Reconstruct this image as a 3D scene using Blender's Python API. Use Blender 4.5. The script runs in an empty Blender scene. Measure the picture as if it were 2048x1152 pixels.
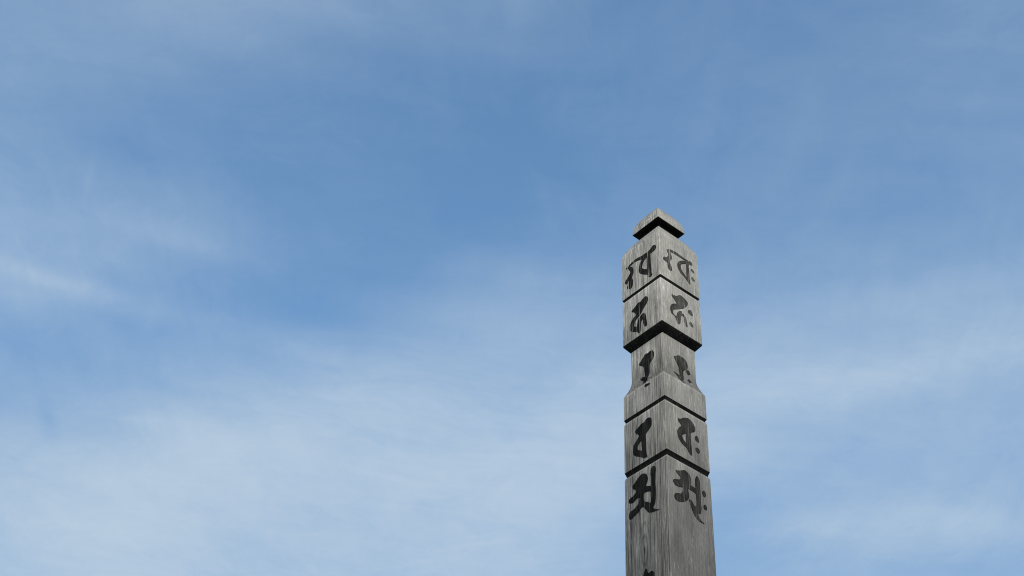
import bpy, bmesh, math
from mathutils import Matrix, Vector
from mathutils.geometry import tessellate_polygon

S = bpy.context.scene
R = math.radians

# ------------------------------------------------------------------ camera
EYE = 1.55                                   # eye height above the ground, metres
PITCH, ROLL = 0.742607602, 0.0687592255      # looking up at the post, phone held slightly askew
cam_d = bpy.data.cameras.new("camera")
cam_d.sensor_width = 36.0
cam_d.lens = 36.0 * 2600.0 / 2048.0
cam_d.clip_start = 0.05
cam_d.clip_end = 5000.0
cam = bpy.data.objects.new("camera", cam_d)
S.collection.objects.link(cam)
fw = Vector((0, math.cos(PITCH), math.sin(PITCH)))
up0 = Vector((0, -math.sin(PITCH), math.cos(PITCH)))
rt0 = Vector((1, 0, 0))
rt = rt0 * math.cos(ROLL) + up0 * math.sin(ROLL)
up = up0 * math.cos(ROLL) - rt0 * math.sin(ROLL)
cam.matrix_world = Matrix(((rt.x, up.x, -fw.x, 0), (rt.y, up.y, -fw.y, 0), (rt.z, up.z, -fw.z, EYE), (0, 0, 0, 1)))
S.camera = cam

# ------------------------------------------------------------------ light
SUN_AZ, SUN_EL = 184.0, 38.0                 # compass degrees from +Y towards +X: behind the camera, veiled by thin cloud
SKY_STRENGTH = 0.15
sun_d = bpy.data.lights.new("sun", 'SUN')
sun_d.energy = 1.5
sun_d.angle = R(40)
sun_d.color = (1.0, 0.90, 0.77)
sun = bpy.data.objects.new("sun", sun_d)
S.collection.objects.link(sun)
sdir = Vector((math.sin(R(SUN_AZ)) * math.cos(R(SUN_EL)), math.cos(R(SUN_AZ)) * math.cos(R(SUN_EL)), math.sin(R(SUN_EL))))
sun.rotation_euler = sdir.to_track_quat('Z', 'Y').to_euler()
sun.location = (0, 0, 30)

S.view_settings.view_transform = 'Standard'
S.view_settings.look = 'None'
S.view_settings.exposure = 0.45
S.cycles.pixel_filter_type = 'BLACKMAN_HARRIS'
S.cycles.filter_width = 1.05
S.view_settings.gamma = 1.0
S.view_settings.use_curve_mapping = False

# ------------------------------------------------------------------ sky
CLOUD_ROWS = [  # cloud cover by elevation band (25 deg upward, 2.2 deg apart), 31 stops from azimuth -36 to 36 deg
    [0.78,0.77,0.72,0.66,0.66,0.66,0.68,0.8,0.83,0.78,0.69,0.66,0.73,0.7,0.74,0.71,0.64,0.55,0.42,0.3,0.31,0.42,0.41,0.4,0.37,0.3,0.3,0.3,0.3,0.3,0.3],
    [0.61,0.66,0.73,0.78,0.77,0.74,0.74,0.84,0.82,0.77,0.67,0.68,0.73,0.7,0.75,0.7,0.64,0.55,0.42,0.31,0.3,0.41,0.41,0.4,0.37,0.32,0.3,0.3,0.3,0.3,0.3],
    [0.43,0.6,0.61,0.62,0.66,0.72,0.84,0.89,0.87,0.82,0.67,0.7,0.72,0.71,0.75,0.69,0.64,0.55,0.42,0.31,0.29,0.39,0.41,0.4,0.38,0.35,0.35,0.38,0.45,0.53,0.58],
    [0.21,0.28,0.36,0.49,0.6,0.6,0.71,0.86,0.89,0.88,0.83,0.75,0.72,0.73,0.81,0.79,0.72,0.62,0.48,0.32,0.27,0.42,0.53,0.6,0.64,0.62,0.54,0.49,0.43,0.36,0.41],
    [0.25,0.22,0.21,0.23,0.3,0.36,0.44,0.62,0.8,0.89,0.9,0.85,0.82,0.81,0.85,0.88,0.86,0.8,0.68,0.53,0.44,0.41,0.46,0.47,0.47,0.46,0.43,0.46,0.5,0.47,0.43],
    [0.43,0.43,0.3,0.22,0.22,0.23,0.28,0.37,0.46,0.56,0.69,0.77,0.76,0.72,0.69,0.76,0.8,0.84,0.81,0.76,0.72,0.6,0.52,0.51,0.52,0.5,0.44,0.43,0.44,0.45,0.47],
    [0.36,0.39,0.42,0.44,0.42,0.3,0.22,0.24,0.28,0.3,0.39,0.5,0.53,0.54,0.56,0.58,0.63,0.68,0.66,0.64,0.63,0.66,0.65,0.61,0.55,0.51,0.49,0.49,0.5,0.52,0.46],
    [0.29,0.33,0.35,0.38,0.39,0.39,0.32,0.23,0.16,0.11,0.06,0.13,0.23,0.35,0.43,0.48,0.46,0.44,0.42,0.44,0.46,0.47,0.47,0.48,0.5,0.49,0.46,0.42,0.37,0.32,0.28],
    [0.27,0.28,0.29,0.29,0.29,0.3,0.31,0.3,0.25,0.17,0.13,0.1,0.09,0.16,0.25,0.34,0.32,0.3,0.29,0.29,0.29,0.28,0.28,0.29,0.28,0.26,0.25,0.25,0.23,0.22,0.21],
    [0.26,0.26,0.26,0.23,0.17,0.12,0.16,0.17,0.15,0.13,0.12,0.09,0.07,0.06,0.07,0.1,0.14,0.17,0.2,0.2,0.2,0.2,0.19,0.18,0.16,0.16,0.18,0.2,0.21,0.2,0.2],
    [0.28,0.27,0.27,0.26,0.23,0.18,0.14,0.12,0.1,0.1,0.1,0.1,0.08,0.06,0.05,0.08,0.11,0.12,0.14,0.15,0.16,0.18,0.18,0.17,0.16,0.16,0.17,0.19,0.21,0.21,0.22],
    [0.28,0.29,0.3,0.3,0.29,0.26,0.21,0.16,0.13,0.12,0.11,0.1,0.09,0.08,0.07,0.06,0.08,0.1,0.11,0.13,0.14,0.15,0.16,0.16,0.17,0.18,0.19,0.21,0.22,0.22,0.22],
    [0.28,0.3,0.31,0.32,0.35,0.37,0.36,0.32,0.25,0.19,0.15,0.12,0.11,0.1,0.09,0.09,0.1,0.1,0.11,0.12,0.12,0.13,0.13,0.15,0.17,0.18,0.19,0.2,0.21,0.22,0.22],
    [0.29,0.31,0.32,0.34,0.37,0.4,0.43,0.43,0.38,0.33,0.26,0.22,0.2,0.19,0.18,0.17,0.15,0.13,0.11,0.11,0.11,0.12,0.12,0.13,0.14,0.15,0.16,0.18,0.19,0.21,0.22],
    [0.3,0.32,0.33,0.36,0.39,0.42,0.45,0.41,0.36,0.31,0.26,0.25,0.25,0.25,0.25,0.23,0.19,0.15,0.11,0.1,0.11,0.11,0.12,0.13,0.14,0.15,0.16,0.17,0.19,0.2,0.22],
    [0.32,0.33,0.35,0.38,0.41,0.44,0.43,0.38,0.34,0.29,0.25,0.25,0.25,0.25,0.25,0.22,0.19,0.15,0.12,0.1,0.11,0.11,0.12,0.12,0.13,0.14,0.15,0.16,0.18,0.19,0.21],
]
WISPS = [  # drawn-out wisps: azimuth and elevation of both ends, half width (degrees), strength
    (-29.17, 38.84, -20.79, 38.85, 0.485, 0.23),
    (-28.54, 37.65, -19.94, 38.64, 0.309, 0.04),
    (-24.08, 42.02, -16.47, 41.85, 0.529, 0.10),
    (-25.75, 44.34, -25.47, 42.52, 0.198, 0.05),
    (-20.91, 33.74, -17.30, 34.32, 0.154, 0.07),
    (-2.93, 30.67, 0.52, 31.62, 0.110, 0.07),
    (-2.23, 31.15, 0.25, 31.86, 0.088, 0.05),
    (-4.58, 29.93, -2.17, 30.60, 0.132, 0.05),
    (12.37, 31.77, 20.76, 32.40, 0.749, 0.12),
    (21.01, 32.47, 26.85, 30.87, 0.573, 0.08),
    (11.84, 37.34, 28.78, 38.36, 1.014, 0.19),
    (6.69, 38.44, 13.77, 39.94, 0.661, 0.05),
    (16.71, 47.51, 20.27, 51.61, 0.573, 0.03),
    (2.09, 45.63, 1.46, 47.80, 0.397, 0.03),
    (18.72, 45.35, 22.00, 48.58, 0.529, 0.03),
    (11.11, 48.59, 14.37, 52.88, 0.617, 0.03),
    (-20.33, 36.89, -19.70, 40.14, 0.264, 0.03),
    (-23.48, 33.91, -22.01, 32.13, 0.309, -0.10),
    (-23.65, 30.87, -22.39, 32.47, 0.309, -0.06),
    (4.77, 36.03, 6.11, 33.25, 0.441, 0.05),
    (-4.42, 32.29, -0.90, 33.21, 0.485, -0.06),
    (14.88, 35.98, 20.65, 34.18, 0.573, -0.06),
    (-8.06, 35.14, -2.70, 35.14, 0.309, -0.05),
]

class NT:
    """Small helper that wires nodes."""
    def __init__(self, tree):
        self.t = tree
        tree.nodes.clear()
    def n(self, kind, **kw):
        nd = self.t.nodes.new(kind)
        for k, v in kw.items():
            setattr(nd, k, v)
        return nd
    def put(self, sock, v):
        if hasattr(v, 'links'):
            self.t.links.new(v, sock)
        elif v is not None:
            sock.default_value = v
    def m(self, op, a, b=None, c=None, clamp=False):
        nd = self.n('ShaderNodeMath', operation=op, use_clamp=clamp)
        for i, v in enumerate((a, b, c)):
            if v is not None:
                self.put(nd.inputs[i], v)
        return nd.outputs[0]
    def vm(self, op, a, b=None, scale=None):
        nd = self.n('ShaderNodeVectorMath', operation=op)
        self.put(nd.inputs[0], a)
        if b is not None:
            self.put(nd.inputs[1], b)
        if scale is not None:
            self.put(nd.inputs['Scale'], scale)
        return nd.outputs['Value'] if op in ('DOT_PRODUCT', 'LENGTH') else nd.outputs[0]
    def noise(self, vec, scale=1.0, detail=2.0, rough=0.5, dist=0.0, color=False):
        nd = self.n('ShaderNodeTexNoise')
        self.put(nd.inputs['Vector'], vec)
        nd.inputs['Scale'].default_value = scale
        nd.inputs['Detail'].default_value = detail
        nd.inputs['Roughness'].default_value = rough
        nd.inputs['Distortion'].default_value = dist
        return nd.outputs['Color' if color else 0]
    def rng(self, v, a, b, c=0.0, d=1.0, smooth=True):
        nd = self.n('ShaderNodeMapRange', interpolation_type='SMOOTHSTEP' if smooth else 'LINEAR')
        self.put(nd.inputs['Value'], v)
        for k, x in (('From Min', a), ('From Max', b), ('To Min', c), ('To Max', d)):
            self.put(nd.inputs[k], x)
        return nd.outputs[0]
    def mix(self, f, a, b, blend='MIX'):
        nd = self.n('ShaderNodeMix', data_type='RGBA', blend_type=blend)
        self.put(nd.inputs[0], f)
        self.put(nd.inputs[6], a)
        self.put(nd.inputs[7], b)
        return nd.outputs[2]
    def mapped(self, vec, scale, rot=(0, 0, 0), loc=(0, 0, 0)):
        nd = self.n('ShaderNodeMapping')
        self.put(nd.inputs['Vector'], vec)
        nd.inputs['Scale'].default_value = scale
        nd.inputs['Rotation'].default_value = rot
        nd.inputs['Location'].default_value = loc
        return nd.outputs[0]


def build_sky():
    w = bpy.data.worlds.new("World")
    S.world = w
    w.use_nodes = True
    k = NT(w.node_tree)
    d = k.n('ShaderNodeTexCoord').outputs['Generated']
    sky = k.n('ShaderNodeTexSky', sky_type='NISHITA', sun_disc=False, sun_elevation=R(SUN_EL), sun_rotation=R(SUN_AZ))
    sky.air_density, sky.dust_density, sky.ozone_density = 1.0, 0.6, 1.6
    # wind-drawn texture lives on a flat cloud sheet high above: direction / height
    sp = k.n('ShaderNodeSeparateXYZ'); k.put(sp.inputs[0], d)
    dz = k.m('MAXIMUM', sp.outputs[2], 0.06)
    sheet = k.vm('SCALE', d, scale=k.m('DIVIDE', 1.0, dz))
    # gentle meander of the whole pattern
    wob = k.vm('SUBTRACT', k.noise(d, 5.0, 3.0, 0.55, color=True), (0.5, 0.5, 0.5))
    d2 = k.vm('NORMALIZE', k.vm('ADD', d, k.vm('SCALE', wob, scale=WARP)))
    s2 = k.n('ShaderNodeSeparateXYZ'); k.put(s2.inputs[0], d2)
    az = k.m('ARCTAN2', s2.outputs[0], s2.outputs[1])
    el = k.m('ARCSINE', s2.outputs[2])
    fac = k.m('MULTIPLY_ADD', az, 1.0 / R(72), 0.5, clamp=True)
    elr = k.m('MULTIPLY_ADD', el, 1.0 / R(2.2), -25.0 / 2.2)
    n = len(CLOUD_ROWS)
    elr = k.m('MINIMUM', k.m('MAXIMUM', elr, 0.0), float(n - 1))
    cover = None
    for i, row in enumerate(CLOUD_ROWS):
        rp = k.n('ShaderNodeValToRGB')
        k.put(rp.inputs[0], fac)
        cr = rp.color_ramp
        cr.interpolation = 'B_SPLINE'
        while len(cr.elements) < len(row):
            cr.elements.new(0.5)
        for j, v in enumerate(row):
            cr.elements[j].position = j / (len(row) - 1)
        for j, v in enumerate(row):
            cr.elements[j].color = (v, v, v, 1)
        # smooth (raised-cosine) weight round this band
        wt = k.m('MAXIMUM', k.m('SUBTRACT', 1.0, k.m('ABSOLUTE', k.m('SUBTRACT', elr, float(i)))), 0.0)
        wt = k.rng(wt, 0.0, 1.0)
        cover = k.m('MULTIPLY_ADD', rp.outputs[0], wt, 0.0 if cover is None else cover)
    # separate drawn-out wisps
    azc = k.m('MULTIPLY', az, math.cos(R(42)))
    for a0, e0, a1, e1, hw, amt in WISPS:
        x0, x1 = R(a0) * math.cos(R(42)), R(a1) * math.cos(R(42))
        L = math.hypot(x1 - x0, R(e1 - e0))
        tx, ty = (x1 - x0) / L, R(e1 - e0) / L
        qx, qy = k.m('SUBTRACT', azc, (x0 + x1) / 2), k.m('SUBTRACT', el, R(e0 + e1) / 2)
        s_ = k.m('ADD', k.m('MULTIPLY', qx, tx / (0.55 * L)), k.m('MULTIPLY', qy, ty / (0.55 * L)))
        c_ = k.m('ADD', k.m('MULTIPLY', qx, -ty / R(hw)), k.m('MULTIPLY', qy, tx / R(hw)))
        g_ = k.m('EXPONENT', k.m('MULTIPLY', k.m('ADD', k.m('MULTIPLY', s_, s_), k.m('MULTIPLY', c_, c_)), -1.0))
        cover = k.m('MULTIPLY_ADD', g_, amt, cover)
    # away from the mapped part of the sky the cover comes from noise alone
    far = k.rng(k.m('ABSOLUTE', az), R(34), R(50))
    broad = k.rng(k.noise(sheet, 1.1, 4.0, 0.55, 0.4), 0.35, 0.7, 0.05, 0.9)
    cover = k.m('ADD', k.m('MULTIPLY', cover, k.m('SUBTRACT', 1.0, far)), k.m('MULTIPLY', broad, far))
    # fibres: long wavering streaks drawn along two wind directions, and mottling at several sizes
    ws_ = k.vm('ADD', sheet, k.vm('SCALE', k.vm('SUBTRACT', k.noise(sheet, 2.6, 3.0, 0.55, color=True), (0.5, 0.5, 0.5)), scale=0.16))
    f1 = k.noise(k.mapped(ws_, (2.6, 26.0, 1.0), (0, 0, R(STREAK1))), 1.0, 5.0, 0.66, 0.2)
    f2 = k.noise(k.mapped(ws_, (24.0, 2.6, 1.0), (0, 0, R(STREAK2))), 1.0, 5.0, 0.66, 0.2)
    f3 = k.noise(ws_, 6.0, 6.0, 0.62, 0.6)
    f4 = k.noise(ws_, 21.0, 5.0, 0.66, 0.8)
    sel = k.rng(k.noise(sheet, 1.7, 2.0), 0.40, 0.60)
    fib = k.m('ADD', k.m('MULTIPLY', f1, sel), k.m('MULTIPLY', f2, k.m('SUBTRACT', 1.0, sel)))
    fib = k.m('SUBTRACT', fib, 0.5)
    puff = k.m('ADD', k.m('SUBTRACT', f3, 0.5), k.m('MULTIPLY', k.m('SUBTRACT', f4, 0.5), MOTTLE))
    amp = k.m('MULTIPLY_ADD', k.m('MINIMUM', cover, 0.6), 0.9, 0.22)
    det = k.m('MULTIPLY', k.m('ADD', k.m('MULTIPLY', fib, FIBRE), k.m('MULTIPLY', puff, PUFF)), amp)
    cover = k.m('ADD', k.m('SUBTRACT', cover, 0.06), det, clamp=True)
    clear = k.mix(1.0, sky.outputs[0], (*SKY_TINT, 1), 'MULTIPLY')
    # the clear air pales a little less towards the skyline than the model sky
    clear = k.vm('SCALE', clear, scale=k.rng(el, R(27), R(40), 0.81, 1.0))
    cloud = (*[c / SKY_STRENGTH for c in CLOUD_COL], 1)
    col = k.mix(k.m('MULTIPLY', cover, CLOUD_MAX), clear, cloud)
    bg = k.n('ShaderNodeBackground')
    k.put(bg.inputs[0], col)
    bg.inputs[1].default_value = SKY_STRENGTH
    k.t.links.new(bg.outputs[0], k.n('ShaderNodeOutputWorld').inputs[0])


WARP, STREAK1, STREAK2 = 0.035, -24.0, 10.0
FIBRE, PUFF, MOTTLE = 0.32, 0.44, 0.7
SKY_TINT = (0.87, 1.09, 1.11)
CLOUD_COL = (0.374, 0.460, 0.548)
CLOUD_MAX = 1.0
build_sky()

# ------------------------------------------------------------------ materials
def wood_colour(k, obj):
    """Weathered silver-grey timber; returns (colour socket, height socket, crack socket)."""
    sp = k.n('ShaderNodeSeparateXYZ'); k.put(sp.inputs[0], obj)
    x, y, z = sp.outputs
    # growth rings about a pith that leans through the beam: straight grain on one pair of faces, flat figure on the other
    wv = k.vm('SUBTRACT', k.noise(k.mapped(obj, (9.0, 9.0, 2.2)), 1.0, 2.0, 0.5, color=True), (0.5, 0.5, 0.5))
    ws = k.n('ShaderNodeSeparateXYZ'); k.put(ws.inputs[0], wv)
    rx = k.m('ADD', k.m('ADD', x, k.m('MULTIPLY', ws.outputs[0], 0.03)), k.m('MULTIPLY_ADD', z, -0.012, 0.13))
    ry = k.m('ADD', k.m('ADD', y, k.m('MULTIPLY', ws.outputs[1], 0.03)), k.m('MULTIPLY_ADD', z, 0.008, -0.03))
    rad = k.m('SQRT', k.m('ADD', k.m('MULTIPLY', rx, rx), k.m('MULTIPLY', ry, ry)))
    ring = k.m('SINE', k.m('MULTIPLY', rad, 1500.0))
    ring = k.rng(ring, -0.2, 1.0)
    nrm = k.n('ShaderNodeSeparateXYZ'); k.put(nrm.inputs[0], k.n('ShaderNodeTexCoord').outputs['Normal'])
    quart = k.rng(k.m('ABSOLUTE', nrm.outputs[0]), 0.55, 0.85)         # 1 on the straight-grained pair of faces
    fibre = k.rng(k.noise(k.mapped(obj, (540.0, 540.0, 22.0)), 1.0, 3.0, 0.65), 0.28, 0.72, smooth=False)
    band = k.noise(k.mapped(obj, (130.0, 130.0, 7.0)), 1.0, 2.0, 0.5)
    blot = k.noise(k.mapped(obj, (22.0, 22.0, 11.0)), 1.0, 3.0, 0.55)
    fine = k.noise(k.mapped(obj, (900.0, 900.0, 120.0)), 1.0, 2.0, 0.6)
    fleck = k.rng(k.noise(k.mapped(obj, (360.0, 360.0, 42.0)), 1.0, 1.5, 0.5), 0.57, 0.70)
    patch = k.rng(k.noise(k.mapped(obj, (30.0, 30.0, 12.0), loc=(1, 4, 2)), 1.0, 2.0), 0.40, 0.62)
    endg = k.rng(k.m('ABSOLUTE', nrm.outputs[2]), 0.12, 0.6)           # cut across the grain
    fleck = k.m('MULTIPLY', k.m('MULTIPLY', fleck, patch), k.m('SUBTRACT', 1.0, endg))
    stain = k.rng(k.noise(k.mapped(obj, (34.0, 34.0, 5.0), loc=(5, 1, 7)), 1.0, 3.0, 0.55), 0.50, 0.72)
    arris = k.m('MINIMUM', k.m('ABSOLUTE', x), k.m('ABSOLUTE', y))
    arris = k.m('MULTIPLY', k.rng(arris, 0.0572, 0.0592), k.rng(k.noise(k.mapped(obj, (60.0, 60.0, 60.0)), 1.0, 2.0), 0.35, 0.6))
    crack = k.rng(k.noise(k.mapped(obj, (330.0, 330.0, 9.0), loc=(3, 5, 1)), 1.0, 1.5, 0.4), 0.57, 0.68)
    crack = k.m('MULTIPLY', crack, k.m('MULTIPLY_ADD', quart, 0.75, 0.25))
    # two knots: the rings swerve round them
    def knot(a, a0, z0, sa, sz, sel):
        da, dz_ = k.m('MULTIPLY', k.m('ADD', a, k.m('MULTIPLY_ADD', ws.outputs[2], 0.006, -a0)), 1.0 / sa), k.m('MULTIPLY', k.m('SUBTRACT', z, z0), 1.0 / sz)
        q = k.m('SQRT', k.m('ADD', k.m('MULTIPLY', da, da), k.m('MULTIPLY', dz_, dz_)))
        rings = k.rng(k.m('SINE', k.m('MULTIPLY_ADD', q, 11.0, k.m('MULTIPLY', fine, 2.0))), 0.1, 1.0)
        heart = k.rng(q, 0.30, 0.05)
        env = k.m('MULTIPLY', k.rng(q, 1.7, 0.9), sel)
        return k.m('MULTIPLY', k.m('MAXIMUM', k.m('MULTIPLY', rings, 0.5), heart), env), env
    k1, e1 = knot(y, KNOT_A[0], KNOT_A[1], 0.0125, 0.050, quart)
    k2, e2 = knot(x, KNOT_B[0], KNOT_B[1], 0.0045, 0.009, k.m('SUBTRACT', 1.0, quart))
    kn = k.m('ADD', k1, k.m('MULTIPLY', k2, 0.7))
    # the top has bleached most in sun and rain; lower timber has kept more of its grey patina
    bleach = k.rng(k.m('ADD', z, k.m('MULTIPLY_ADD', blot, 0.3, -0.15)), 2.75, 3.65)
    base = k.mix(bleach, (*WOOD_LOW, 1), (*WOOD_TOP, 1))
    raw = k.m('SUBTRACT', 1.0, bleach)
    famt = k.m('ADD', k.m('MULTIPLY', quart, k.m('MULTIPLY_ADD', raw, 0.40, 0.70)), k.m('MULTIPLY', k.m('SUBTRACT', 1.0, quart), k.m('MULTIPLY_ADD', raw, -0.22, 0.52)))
    v = k.m('MULTIPLY_ADD', k.m('SUBTRACT', fibre, 0.5), famt, 1.0)
    v = k.m('MULTIPLY', v, k.m('MULTIPLY_ADD', k.m('SUBTRACT', band, 0.5), k.m('MULTIPLY_ADD', quart, 0.6, 0.3), 1.0))
    v = k.m('MULTIPLY', v, k.m('MULTIPLY_ADD', k.m('SUBTRACT', blot, 0.5), 0.75, 1.0))
    v = k.m('MULTIPLY', v, k.m('MULTIPLY_ADD', k.m('SUBTRACT', fine, 0.5), 0.9, 1.0))
    v = k.m('MULTIPLY', v, k.m('MULTIPLY_ADD', ring, k.m('MULTIPLY_ADD', quart, -0.22, -0.06), 1.08))
    v = k.m('MULTIPLY', v, k.m('MULTIPLY_ADD', crack, k.m('MULTIPLY_ADD', raw, -0.22, -0.42), 1.0))
    v = k.m('MULTIPLY', v, k.m('MULTIPLY_ADD', kn, -0.75, 1.0))
    v = k.m('MULTIPLY', v, k.m('MULTIPLY_ADD', k.m('MULTIPLY', stain, k.m('MULTIPLY_ADD', quart, 0.5, 0.5)), -0.34, 1.07))
    v = k.m('MULTIPLY', v, k.m('MULTIPLY_ADD', endg, -0.25, 1.0))
    # the domed cap cuts the growth rings slantwise: curved dark contour lines
    cont = k.rng(k.m('SINE', k.m('MULTIPLY_ADD', z, 620.0, k.m('MULTIPLY', k.noise(k.mapped(obj, (38.0, 38.0, 38.0)), 1.0, 2.0), 16.0))), 0.72, 1.0)
    cont = k.m('MULTIPLY', cont, k.rng(z, 3.706, 3.712))
    v = k.m('MULTIPLY', v, k.m('MULTIPLY_ADD', cont, k.m('MULTIPLY_ADD', quart, -0.3, -0.12), 1.0))
    v = k.m('ADD', v, k.m('MULTIPLY', fleck, 0.65))
    # sun and rain wear the upper lips of the tiers pale; dirt lodges on the flared shoulder
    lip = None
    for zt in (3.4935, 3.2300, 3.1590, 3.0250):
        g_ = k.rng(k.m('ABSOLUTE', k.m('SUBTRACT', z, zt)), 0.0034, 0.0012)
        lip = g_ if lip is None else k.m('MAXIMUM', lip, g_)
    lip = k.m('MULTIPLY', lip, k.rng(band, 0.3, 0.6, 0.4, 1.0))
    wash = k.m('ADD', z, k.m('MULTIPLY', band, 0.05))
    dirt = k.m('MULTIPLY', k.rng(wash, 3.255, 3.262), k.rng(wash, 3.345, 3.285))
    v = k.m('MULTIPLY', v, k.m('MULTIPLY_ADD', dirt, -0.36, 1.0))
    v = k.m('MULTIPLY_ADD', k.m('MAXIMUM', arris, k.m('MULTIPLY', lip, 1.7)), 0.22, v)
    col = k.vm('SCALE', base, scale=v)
    hgt = k.m('ADD', k.m('MULTIPLY', fibre, 0.5), k.m('MULTIPLY', crack, -0.8))
    return col, hgt, crack, fibre, blot


KNOT_A, KNOT_B = (0.0075, 2.842), (-0.029, 2.8605)
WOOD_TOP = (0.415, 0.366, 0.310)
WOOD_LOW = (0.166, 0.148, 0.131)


def finish(k, col, hgt, rough=0.85, bump=0.25, spec=0.12):
    bs = k.n('ShaderNodeBsdfPrincipled')
    k.put(bs.inputs['Base Color'], col)
    k.put(bs.inputs['Roughness'], rough)
    bs.inputs['Specular IOR Level'].default_value = spec
    if hgt is not None:
        b = k.n('ShaderNodeBump')
        b.inputs['Strength'].default_value = bump
        b.inputs['Distance'].default_value = 0.0015
        k.put(b.inputs['Height'], hgt)
        k.put(bs.inputs['Normal'], b.outputs[0])
    k.t.links.new(bs.outputs[0], k.n('ShaderNodeOutputMaterial').inputs[0])


def wood_mat():
    m = bpy.data.materials.new("weathered_wood"); m.use_nodes = True
    k = NT(m.node_tree)
    obj = k.n('ShaderNodeTexCoord').outputs['Object']
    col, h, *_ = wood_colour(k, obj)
    finish(k, col, h)
    return m


def ink_mat(name, dark, reveal, rim, wscale=(160.0, 160.0, 60.0)):
    """Brushed ink soaked into the timber: the grain shows through, cracks stay bare, the stroke edge dries darker."""
    m = bpy.data.materials.new(name); m.use_nodes = True
    k = NT(m.node_tree)
    obj = k.n('ShaderNodeTexCoord').outputs['Object']
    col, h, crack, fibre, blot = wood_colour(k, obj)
    at = k.n('ShaderNodeAttribute', attribute_name='rim').outputs['Fac']
    bare = k.rng(k.noise(k.mapped(obj, (300.0, 300.0, 4.0), loc=(7, 2, 4)), 1.0, 1.0, 0.4), 0.66, 0.70)
    worn = k.rng(k.noise(k.mapped(obj, wscale), 1.0, 3.0, 0.6), 0.55, 0.75)
    bare = k.m('MULTIPLY', k.m('MAXIMUM', bare, k.m('MULTIPLY', worn, 0.5)), reveal)
    pool = k.noise(k.mapped(obj, (45.0, 45.0, 30.0)), 1.0, 2.0)
    dk = k.m('MULTIPLY', k.m('MULTIPLY_ADD', pool, 2.2, -0.1), dark)
    dk = k.m('MULTIPLY', dk, k.m('MULTIPLY_ADD', at, -rim, 1.0))
    inkc = k.vm('ADD', k.vm('SCALE', col, scale=dk), (0.0015, 0.0015, 0.0015))
    inkc = k.mix(bare, inkc, k.vm('SCALE', col, scale=1.05))
    finish(k, inkc, h, 0.9, spec=0.04)
    return m


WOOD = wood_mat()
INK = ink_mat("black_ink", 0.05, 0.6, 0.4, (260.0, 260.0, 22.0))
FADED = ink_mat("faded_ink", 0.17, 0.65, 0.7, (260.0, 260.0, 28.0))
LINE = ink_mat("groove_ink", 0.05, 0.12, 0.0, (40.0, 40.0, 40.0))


def ground_mat():
    m = bpy.data.materials.new("gravel"); m.use_nodes = True
    k = NT(m.node_tree)
    obj = k.n('ShaderNodeTexCoord').outputs['Object']
    vor = k.n('ShaderNodeTexVoronoi'); k.put(vor.inputs['Vector'], obj); vor.inputs['Scale'].default_value = 45.0
    tone = k.noise(obj, 0.6, 4.0)
    col = k.mix(k.rng(tone, 0.3, 0.7), (0.16, 0.15, 0.135, 1), (0.26, 0.25, 0.23, 1))
    col = k.mix(0.5, col, k.vm('SCALE', vor.outputs['Color'], scale=0.35), 'OVERLAY')
    finish(k, col, vor.outputs['Distance'], 0.9, 0.6)
    return m


# ------------------------------------------------------------------ helpers
def link(name, bm, mats, parent=None, smooth=False):
    me = bpy.data.meshes.new(name)
    bm.normal_update()
    bm.to_mesh(me); bm.free()
    for mt in mats:
        me.materials.append(mt)
    if smooth:
        for p in me.polygons:
            p.use_smooth = True
    o = bpy.data.objects.new(name, me)
    S.collection.objects.link(o)
    if parent:
        o.parent = parent
    return o


def square_ring(w, r, seg=4):
    """Corner-rounded square of half width w."""
    r = min(r, w * 0.9)
    pts = []
    for cx, cy, a0 in ((1, 1, 0), (-1, 1, 90), (-1, -1, 180), (1, -1, 270)):
        for i in range(seg + 1):
            a = R(a0 + 90 * i / seg)
            pts.append((cx * (w - r) + r * math.cos(a), cy * (w - r) + r * math.sin(a)))
    return pts


def loft(profile, r=0.0016, ink=()):
    """Closed square-plan solid from (half width, height) stations listed top to bottom; ink lists the stations after which the skin is inked.
    Long faces are subdivided a little so that hand-cut unevenness can be given to the edges."""
    bm = bmesh.new()
    rings = []
    for w, z in profile:
        rings.append([bm.verts.new((x, y, z)) for x, y in square_ring(w, r)])
    n = len(rings[0])
    for i in range(len(rings) - 1):
        for j in range(n):
            f = bm.faces.new((rings[i][j], rings[i + 1][j], rings[i + 1][(j + 1) % n], rings[i][(j + 1) % n]))
            f.material_index = 1 if i in ink else 0
            f.smooth = True
    bm.faces.new(rings[0])
    bm.faces.new(list(reversed(rings[-1])))
    bmesh.ops.recalc_face_normals(bm, faces=bm.faces[:])
    return bm


def tier(name, profile, parent, ink=(), r=0.0016, crease=38):
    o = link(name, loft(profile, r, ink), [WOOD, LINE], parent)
    o.data.set_sharp_from_angle(angle=R(crease))
    return o


# ------------------------------------------------------------------ the post
PX, PY, PSI = 0.332335477, 2.13421883, 0.639363318
post = bpy.data.objects.new("memorial_post", None)
S.collection.objects.link(post)
post.location = (PX, PY, 0)
post.rotation_euler = (0, 0, PSI)
post["label"] = "tall weathered grey wooden post carved in stepped tiers with black brushed characters"
post["category"] = "wooden post"

NECK = [(3.350, .0480), (3.2706, .0478), (3.2640, .0485), (3.2575, .0497), (3.2505, .0516), (3.2440, .0540), (3.2375, .0568), (3.2310, .0600)]

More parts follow.
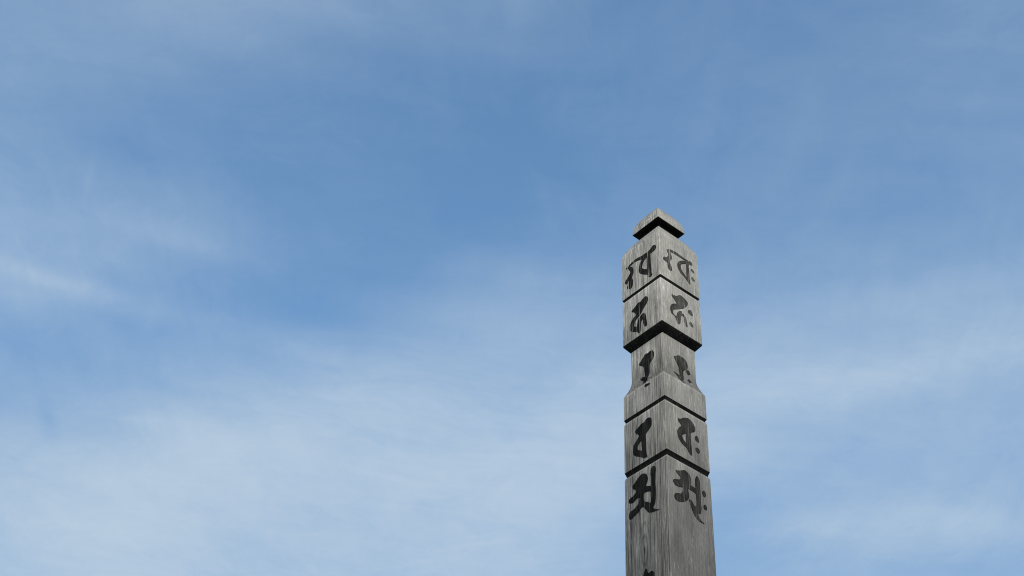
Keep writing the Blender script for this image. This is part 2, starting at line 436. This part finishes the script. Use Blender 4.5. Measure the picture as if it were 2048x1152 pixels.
cap = tier("cap", [(.0006, 3.7845), (.005, 3.7835), (.012, 3.7790), (.020, 3.7710), (.0265, 3.7620), (.0322, 3.7520), (.0378, 3.7400),
                   (.0402, 3.7320), (.0418, 3.7235), (.0428, 3.7165), (.0430, 3.7090), (.0426, 3.7086), (.0262, 3.7084)], post, ink=(11, 12), r=0.0012)
cap.data.materials[0] = WOOD
block1 = tier("domed_block", [(.026, 3.7200), (.0262, 3.7000), (.0305, 3.6930), (.0350, 3.6885), (.0400, 3.6810), (.0445, 3.6735), (.0485, 3.6650), (.0520, 3.6580),
                              (.0552, 3.6525), (.0576, 3.6470), (.0596, 3.6410), (.0606, 3.6350), (.0609, 3.6280),
                              (.0609, 3.5040), (.0608, 3.5030), (.0602, 3.5024), (.0578, 3.4962), (.0573, 3.4800)], post, ink=(0, 1, 2, 14, 15))
block2 = tier("block", [(.0588, 3.4950), (.0600, 3.4946), (.0605, 3.4935), (.0605, 3.3700), (.0601, 3.3678), (.0590, 3.3660), (.0495, 3.3520), (.0475, 3.3510), (.047, 3.3300)], post, ink=(3, 4, 5, 6))
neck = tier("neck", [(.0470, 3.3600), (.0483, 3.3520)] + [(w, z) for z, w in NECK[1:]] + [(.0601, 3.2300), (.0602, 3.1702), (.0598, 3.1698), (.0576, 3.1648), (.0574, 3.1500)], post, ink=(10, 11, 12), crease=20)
block3 = tier("block", [(.0570, 3.1632), (.0590, 3.1605), (.0600, 3.1560), (.0598, 3.0400), (.0596, 3.0386), (.0590, 3.0378), (.0567, 3.0300), (.0565, 3.0150)], post, ink=(3, 4, 5, 6))
shaft = tier("shaft", [(.0570, 3.0285), (.0586, 3.0262), (.0597, 3.0225), (.0598, 2.9), (.0598, 2.2), (.0600, 1.2), (.0600, -0.15)], post)

# ------------------------------------------------------------------ brushed characters
GLYPHS = {
    'hook': ('L', [
        [(-49.9,3597.9),(-51.3,3591.1),(-47.8,3585.6),(-40.3,3584.5),(-32.8,3584.7),(-32.8,3573.7),(-33.1,3562.2),(-33.5,3545.9),(-34.1,3531.3),(-34.5,3523.9),(-37.6,3517.8),(-34.2,3515.4),(-31.9,3514.2),(-24.2,3520.0),(-22.4,3526.5),(-14.6,3533.0),(-6.4,3539.2),(1.8,3548.3),(5.3,3556.4),(4.4,3566.2),(1.1,3578.4),(-5.9,3585.6),(5.9,3590.7),(17.7,3593.5),(30.6,3591.2),(35.8,3590.7),(27.3,3585.6),(22.8,3576.8),(22.0,3567.3),(24.3,3559.3),(27.4,3551.8),(24.2,3541.6),(24.9,3530.9),(28.4,3523.0),(33.5,3521.8),(37.1,3525.8),(38.1,3538.4),(37.7,3547.7),(39.8,3552.3),(41.6,3544.0),(46.7,3545.1),(49.6,3550.2),(47.8,3556.2),(42.3,3560.4),(37.0,3564.9),(33.0,3570.2),(32.6,3575.5),(36.8,3582.5),(40.1,3590.5),(38.3,3595.0),(26.2,3599.5),(10.8,3600.0),(-7.9,3596.4),(-14.6,3596.5),(-23.0,3595.3),(-33.2,3597.8),(-41.7,3603.0),(-45.8,3601.9)],
        [(-20.9,3580.6),(-12.4,3576.9),(-7.2,3569.4),(-5.2,3559.5),(-10.1,3552.5),(-20.7,3544.6)],
        [(47.0,3592.9),(45.2,3595.3),(42.2,3592.0),(43.6,3588.9)],
        [(42.9,3536.9),(40.9,3535.5),(41.0,3526.9),(43.0,3529.0)],
    ]),
    'bow': ('R', [
        [(-37.8,3592.6),(-35.7,3593.5),(-33.2,3594.7),(-28.2,3598.6),(-18.4,3600.8),(-3.6,3602.0),(11.0,3600.5),(20.8,3599.5),(24.1,3600.5),(27.4,3600.5),(29.8,3598.0),(34.1,3601.6),(39.1,3602.4),(41.8,3597.6),(41.0,3593.0),(36.8,3591.4),(31.6,3591.8),(29.7,3581.7),(30.6,3569.3),(30.7,3556.6),(31.5,3542.7),(32.5,3529.1),(29.9,3529.1),(22.1,3535.3),(12.8,3542.0),(3.3,3545.5),(-3.6,3553.9),(-6.4,3563.3),(-4.3,3572.7),(1.9,3581.5),(12.1,3589.4),(21.3,3593.8),(20.2,3595.4),(13.9,3594.2),(2.5,3594.1),(-12.2,3594.3),(-23.6,3592.8),(-27.3,3590.1),(-24.8,3583.6),(-22.7,3576.9),(-25.5,3567.8),(-30.6,3561.3),(-28.5,3553.9),(-24.9,3545.0),(-25.2,3535.0),(-28.7,3532.8),(-35.7,3535.7),(-37.0,3543.6),(-37.0,3551.6),(-43.0,3552.5),(-49.3,3554.0),(-50.4,3558.1),(-46.5,3563.8),(-40.9,3564.7),(-34.1,3574.3),(-33.8,3581.0),(-36.8,3586.3)],
        [(22.0,3585.6),(21.8,3563.7),(21.6,3543.7),(13.2,3550.3),(7.0,3555.9),(4.2,3563.7),(4.5,3570.3),(9.8,3578.3)],
        [(36.8,3578.2),(41.1,3580.9),(45.1,3578.6),(48.1,3573.2),(43.9,3572.2),(39.1,3573.9)],
        [(38.0,3556.4),(42.1,3555.8),(48.2,3549.3),(42.3,3546.4),(37.6,3549.0)],
    ]),
    'leap': ('L', [
        [(-13.8,3468.0),(-19.1,3463.2),(-21.2,3456.7),(-19.4,3450.3),(-13.8,3443.9),(-6.8,3438.3),(-2.6,3433.5),(2.9,3427.7),(9.1,3424.2),(15.4,3420.8),(20.9,3416.2),(23.5,3410.4),(23.2,3405.2),(19.9,3400.9),(15.1,3398.8),(13.2,3406.3),(10.7,3414.6),(6.5,3420.0),(0.3,3423.1),(-3.8,3424.6),(-8.5,3422.2),(-12.4,3417.1),(-13.5,3408.9),(-15.1,3395.4),(-16.2,3384.9),(-12.1,3382.6),(-7.5,3387.4),(-5.1,3397.0),(-3.4,3409.2),(0.8,3405.7),(3.0,3397.2),(2.6,3384.6),(4.8,3378.6),(8.9,3376.3),(12.8,3382.2),(16.8,3385.6),(29.5,3393.7),(35.6,3400.6),(37.2,3407.9),(36.0,3417.1),(32.4,3423.6),(26.1,3429.6),(17.8,3433.0),(17.8,3437.4),(21.1,3443.4),(25.8,3447.7),(31.3,3452.2),(27.0,3456.2),(20.1,3458.6),(10.3,3464.9),(3.5,3462.9),(-3.5,3466.0),(-9.0,3468.0)],
    ]),
    'bird': ('R', [
        [(-25.6,3465.2),(-24.1,3461.7),(-20.4,3464.2),(-12.4,3466.9),(-7.5,3471.8),(-1.4,3475.9),(5.9,3475.6),(12.4,3473.9),(18.8,3469.4),(20.8,3464.9),(18.2,3457.6),(11.0,3447.5),(4.0,3440.8),(-6.9,3432.9),(-17.7,3425.4),(-26.0,3419.5),(-26.7,3413.5),(-26.2,3409.4),(-20.5,3406.0),(-17.1,3404.1),(-15.1,3411.7),(-11.4,3420.8),(-4.5,3428.1),(0.2,3430.3),(1.2,3424.0),(5.9,3425.5),(9.0,3423.7),(12.1,3419.2),(14.8,3409.7),(16.3,3396.9),(14.6,3393.4),(10.8,3396.1),(8.4,3400.9),(6.5,3413.4),(4.2,3419.6),(-1.2,3416.3),(-3.8,3403.6),(-5.6,3392.6),(-9.8,3388.3),(-14.2,3389.4),(-16.5,3394.8),(-18.6,3399.7),(-23.8,3405.3),(-30.2,3406.4),(-33.2,3410.8),(-34.6,3417.4),(-33.3,3424.5),(-29.0,3432.7),(-23.6,3437.6),(-16.2,3442.6),(-12.8,3445.7),(-17.2,3448.1),(-21.5,3453.7),(-26.0,3456.7),(-27.8,3460.6)],
        [(20.3,3443.0),(25.7,3449.4),(29.7,3449.9),(33.3,3443.2),(34.5,3438.1),(27.5,3436.0),(21.7,3438.8)],
        [(22.7,3410.0),(27.0,3415.9),(30.2,3413.8),(34.3,3406.3),(32.2,3403.5),(25.7,3404.9)],
    ]),
    'fish': ('L', [
        [(-13.7,3321.6),(-18.9,3317.4),(-21.6,3310.4),(-21.3,3303.1),(-18.1,3296.6),(-12.1,3292.8),(-8.5,3289.7),(-6.5,3281.4),(-6.5,3268.7),(-7.2,3260.3),(-4.6,3253.8),(-6.9,3241.9),(-3.9,3236.7),(4.9,3239.4),(6.5,3247.9),(16.1,3256.4),(19.4,3261.6),(15.1,3264.0),(8.3,3262.5),(6.1,3263.3),(7.5,3276.1),(8.7,3287.3),(11.5,3293.2),(17.3,3298.3),(22.6,3302.0),(23.1,3306.0),(19.4,3309.7),(12.0,3315.9),(3.5,3322.0),(-3.6,3320.3),(-9.0,3321.9)],
    ]),
    'drip': ('L', [
        [(-3.0,3224.9),(-6.0,3227.8),(-13.5,3226.5),(-20.9,3221.7),(-14.5,3221.8),(-8.7,3221.4)],
    ]),
    'flag': ('R', [
        [(-16.9,3303.9),(-12.2,3305.4),(-2.2,3312.7),(6.5,3313.3),(14.5,3312.5),(20.6,3308.5),(23.7,3300.6),(22.6,3291.6),(16.4,3283.4),(11.1,3279.9),(9.3,3273.7),(8.3,3262.1),(5.2,3249.2),(-0.6,3244.9),(0.4,3239.7),(3.6,3235.1),(-0.8,3233.2),(-5.1,3235.7),(-10.3,3240.9),(-12.5,3248.7),(-17.3,3254.3),(-20.5,3257.7),(-18.1,3259.6),(-10.7,3257.4),(-3.5,3258.4),(-2.1,3267.2),(-3.2,3279.4),(-7.4,3287.6),(-13.8,3295.6)],
        [(18.6,3282.0),(23.5,3287.3),(28.0,3285.0),(30.9,3280.4),(25.1,3275.1),(20.6,3276.8)],
        [(19.6,3258.6),(25.8,3262.9),(29.7,3260.0),(31.2,3256.2),(23.6,3251.3),(20.4,3255.4)],
    ]),
    'loop': ('L', [
        [(-16.3,3137.5),(-20.3,3134.1),(-22.8,3126.7),(-21.2,3117.0),(-14.1,3110.2),(-4.3,3103.7),(-4.0,3092.2),(-4.2,3080.4),(-4.4,3068.7),(-5.0,3054.6),(-6.8,3047.4),(2.0,3048.5),(12.0,3056.7),(22.8,3063.2),(30.9,3070.3),(32.9,3076.6),(33.4,3086.1),(30.5,3094.0),(23.4,3100.8),(14.9,3108.7),(18.9,3115.0),(25.7,3122.8),(25.0,3127.1),(17.2,3130.7),(8.7,3135.0),(0.4,3134.7),(-5.3,3138.7),(-11.5,3139.5)],
        [(9.0,3093.8),(8.6,3081.3),(7.6,3069.0),(15.7,3073.4),(20.0,3078.0),(19.5,3085.9),(15.3,3090.7)],
    ]),
    'beak': ('R', [
        [(-24.3,3130.1),(-18.2,3131.6),(-10.6,3137.7),(-2.3,3142.6),(4.6,3144.3),(12.5,3141.8),(19.0,3137.4),(22.7,3130.9),(22.5,3123.7),(17.8,3117.2),(9.7,3111.9),(8.8,3101.5),(9.1,3085.4),(9.6,3070.5),(10.4,3057.7),(7.4,3056.3),(1.1,3060.6),(-3.8,3067.4),(-12.8,3071.0),(-21.7,3076.9),(-27.2,3085.8),(-28.7,3095.5),(-26.3,3102.5),(-21.4,3109.7),(-15.7,3115.5),(-20.1,3120.4),(-25.2,3124.8)],
        [(-3.8,3102.8),(-4.9,3094.6),(-4.2,3088.0),(-4.1,3079.4),(-9.6,3081.8),(-14.6,3087.5),(-15.6,3092.7),(-11.4,3097.8)],
        [(21.1,3106.5),(26.9,3112.3),(30.6,3107.7),(32.3,3102.1),(30.6,3097.8),(26.0,3099.0),(21.4,3100.2)],
        [(21.4,3079.3),(27.7,3083.5),(31.5,3080.2),(32.8,3076.2),(28.9,3070.8),(24.3,3072.0),(21.6,3075.3)],
        [(28.1,3079.7),(30.3,3078.4),(30.5,3075.0),(28.8,3075.3)],
    ]),
    'branch': ('L', [
        [(3.3,3012.1),(-2.7,3007.8),(-6.3,2999.1),(-6.0,2991.7),(-2.1,2984.8),(-0.4,2980.6),(-6.4,2978.1),(-14.6,2974.9),(-16.0,2986.7),(-14.7,3003.7),(-16.6,3014.2),(-22.7,3016.9),(-27.8,3012.3),(-28.6,3005.6),(-27.4,2999.9),(-26.7,2979.0),(-27.3,2966.2),(-27.3,2953.9),(-26.3,2938.4),(-24.3,2930.3),(-18.1,2923.5),(-26.7,2915.9),(-35.3,2911.8),(-23.7,2913.6),(-13.5,2916.0),(-6.9,2918.7),(1.0,2929.5),(3.8,2934.5),(9.0,2938.7),(14.3,2936.9),(21.9,2932.0),(31.0,2928.9),(41.7,2925.5),(47.7,2929.9),(47.9,2938.0),(43.0,2943.0),(33.8,2943.7),(24.6,2947.9),(18.4,2953.6),(17.0,2960.4),(18.5,2964.6),(25.8,2964.6),(33.5,2960.8),(42.6,2962.1),(47.5,2966.9),(45.6,2972.8),(36.3,2974.6),(28.5,2978.4),(25.7,2983.3),(28.4,2987.1),(35.2,2993.0),(36.6,2998.8),(31.2,3001.8),(23.3,3007.5),(15.5,3012.5),(9.4,3013.9)],
        [(-3.1,2967.1),(-14.2,2962.5),(-15.0,2948.8),(-13.4,2937.9),(-10.4,2937.2),(-6.8,2941.6),(2.0,2946.5),(5.2,2952.3),(5.8,2961.2),(4.7,2968.7)],
    ]),
    'three': ('R', [
        [(-37.8,2998.6),(-30.1,3001.4),(-21.1,3006.0),(-12.0,3010.7),(-4.8,3008.4),(0.9,3004.2),(3.6,2995.4),(2.0,2986.5),(0.3,2982.3),(5.5,2982.5),(15.0,2981.3),(14.7,2993.0),(15.3,3003.4),(20.7,3013.6),(25.0,3010.5),(27.5,3004.1),(27.7,2989.1),(27.6,2971.5),(27.7,2956.7),(28.1,2942.2),(25.6,2930.1),(21.0,2927.4),(16.6,2927.0),(19.8,2920.2),(25.9,2913.3),(34.4,2910.4),(25.7,2909.8),(17.1,2911.8),(8.8,2917.7),(2.8,2927.1),(-1.5,2938.5),(-4.7,2946.9),(-0.9,2948.6),(4.0,2945.9),(8.7,2940.1),(14.5,2939.1),(15.8,2948.9),(15.7,2958.7),(14.9,2969.4),(6.3,2971.6),(-6.9,2971.7),(-5.1,2963.9),(-4.8,2953.0),(-8.4,2945.2),(-19.0,2936.7),(-27.8,2932.4),(-36.5,2930.5),(-42.8,2933.1),(-43.9,2939.2),(-40.1,2945.3),(-32.7,2948.7),(-26.2,2950.5),(-20.7,2959.2),(-19.4,2968.4),(-26.1,2966.5),(-34.8,2964.3),(-42.0,2965.3),(-45.8,2970.9),(-43.0,2975.7),(-37.0,2978.5),(-28.9,2981.3),(-25.1,2985.6),(-27.0,2990.3),(-33.4,2994.2)],
        [(33.5,2981.7),(37.5,2986.7),(41.2,2985.3),(43.1,2978.6),(40.3,2973.6),(35.9,2973.5),(33.9,2976.9)],
        [(34.6,2950.0),(39.1,2955.7),(42.6,2953.0),(44.2,2948.8),(41.2,2944.1),(36.8,2944.2)],
    ]),
    'next': ('L', [
        [(10.2,2791.0),(8.5,2796.1),(5.7,2800.8),(3.1,2801.4),(0.5,2797.8),(-0.4,2792.4),(-1.0,2789.0),(-5.6,2790.2),(-11.9,2790.5),(-16.0,2786.7),(-17.7,2782.7),(-16.2,2777.5),(-12.4,2774.2),(-7.1,2771.5),(-4.8,2764.2),(-2.5,2757.0),(1.9,2750.7),(5.8,2758.8),(4.0,2767.8),(7.4,2776.7),(11.0,2783.1)],
    ]),
}
def smooth_loop(pts, sub=4, ten=0.42):
    n = len(pts); out = []
    for i in range(n):
        p0, p1, p2, p3 = (Vector(pts[(i + q) % n]) for q in (-1, 0, 1, 2))
        l = (p2 - p1).length
        m1 = (p2 - p0); m2 = (p3 - p1)
        m1 = m1.normalized() * l * ten * 2 * 0.85 if m1.length else m1
        m2 = m2.normalized() * l * ten * 2 * 0.85 if m2.length else m2
        # blunt the tangent where the brush line turns sharply
        a, b, c = (p1 - p0), (p2 - p1), (p3 - p2)
        if a.length and b.length and a.normalized().dot(b.normalized()) < 0.25: m1 = m1 * 0.15
        if c.length and b.length and c.normalized().dot(b.normalized()) < 0.25: m2 = m2 * 0.15
        for s in range(sub):
            t = s / sub
            out.append(p1 * (2*t**3 - 3*t**2 + 1) + m1 * (t**3 - 2*t**2 + t) + p2 * (-2*t**3 + 3*t**2) + m2 * (t**3 - t**2))
    return out


def area(l):
    return 0.5 * sum(l[i].x * l[(i + 1) % len(l)].y - l[(i + 1) % len(l)].x * l[i].y for i in range(len(l)))


def inside(p, l):
    c = False
    for i in range(len(l)):
        a, b = l[i], l[i - 1]
        if (a.y > p.y) != (b.y > p.y) and p.x < (b.x - a.x) * (p.y - a.y) / (b.y - a.y) + a.x:
            c = not c
    return c


def inset(l, dist):
    """Shift a counter-clockwise loop to its left (into the ink); holes run clockwise so they shift outwards."""
    out = []; n = len(l)
    for i in range(n):
        a = (l[i] - l[i - 1]); b = (l[(i + 1) % n] - l[i])
        a = a.normalized() if a.length else b; b = b.normalized() if b.length else a
        na, nb = Vector((-a.y, a.x)), Vector((-b.y, b.x))
        m = na + nb
        m = m.normalized() if m.length > 1e-6 else na
        out.append(l[i] + m * dist * min(1.5, 1.0 / max(0.5, m.dot(na))))
    return out


def neck_width(z):
    if z >= NECK[0][0]: return NECK[0][1]
    for (z1, w1), (z0, w0) in zip(NECK, NECK[1:]):
        if z >= z0:
            return w0 + (w1 - w0) * (z - z0) / (z1 - z0)
    return .0601


def glyph(key, parent, mat, follow_neck=False, width=.0600):
    side, polys = GLYPHS[key]
    loops = [smooth_loop([Vector((u / 1000, z / 1000)) for u, z in pl]) for pl in polys]
    islands = []
    for l in loops:
        host = next((isl for isl in islands if inside(l[0], isl[0])), None)
        if host:
            host.append(l if area(l) < 0 else l[::-1])
        else:
            islands.append([l if area(l) > 0 else l[::-1]])
    bm = bmesh.new()
    lay = bm.verts.layers.float.new('rim')
    for isl in islands:
        isl = [inset(l, -0.00035) for l in isl]
        inner = [inset(l, 0.0013) for l in isl]
        vin = []
        for l, q in zip(isl, inner):
            vo = [bm.verts.new((p.x, p.y, 0)) for p in l]
            vi = [bm.verts.new((p.x, p.y, 0)) for p in q]
            for v in vo: v[lay] = 1.0
            n = len(l)
            for i in range(n):
                bm.faces.new((vo[i], vo[(i + 1) % n], vi[(i + 1) % n], vi[i]))
            vin += vi
        for tri in tessellate_polygon([[Vector((p.x, p.y, 0)) for p in q] for q in inner]):
            try:
                bm.faces.new([vin[i] for i in tri])
            except ValueError:
                pass
    if follow_neck:
        zs = [zz for zz, _ in NECK]
        for zz in zs[1:-1]:
            bmesh.ops.bisect_plane(bm, geom=bm.verts[:] + bm.edges[:] + bm.faces[:], plane_co=(0, zz, 0), plane_no=(0, 1, 0))
    for v in bm.verts:
        u, z = v.co.x, v.co.y
        w = (neck_width(z) if follow_neck else width) + 0.00045
        v.co = (-w, u, z) if side == 'L' else (u, -w, z)
    out = Vector((-1, 0, 0)) if side == 'L' else Vector((0, -1, 0))
    bm.normal_update()
    for f in bm.faces:
        if f.normal.dot(out) < 0:
            f.normal_flip()
    return link("painted_character", bm, [mat], parent)


glyph('hook', block1, INK, width=.0609)
glyph('bow', block1, FADED, width=.0609)
glyph('leap', block2, INK, width=.0605)
glyph('bird', block2, FADED, width=.0605)
glyph('fish', neck, INK, follow_neck=True)
glyph('drip', neck, INK, width=.0602)
glyph('flag', neck, FADED, follow_neck=True)
glyph('loop', block3, INK)
glyph('beak', block3, FADED)
glyph('branch', shaft, INK)
glyph('three', shaft, FADED)
glyph('next', shaft, INK)

# ------------------------------------------------------------------ ground (below the frame, reaches the horizon)
bm = bmesh.new()
bmesh.ops.create_circle(bm, cap_ends=True, segments=96, radius=2500)
g = link("ground", bm, [ground_mat()])
g["kind"] = "structure"
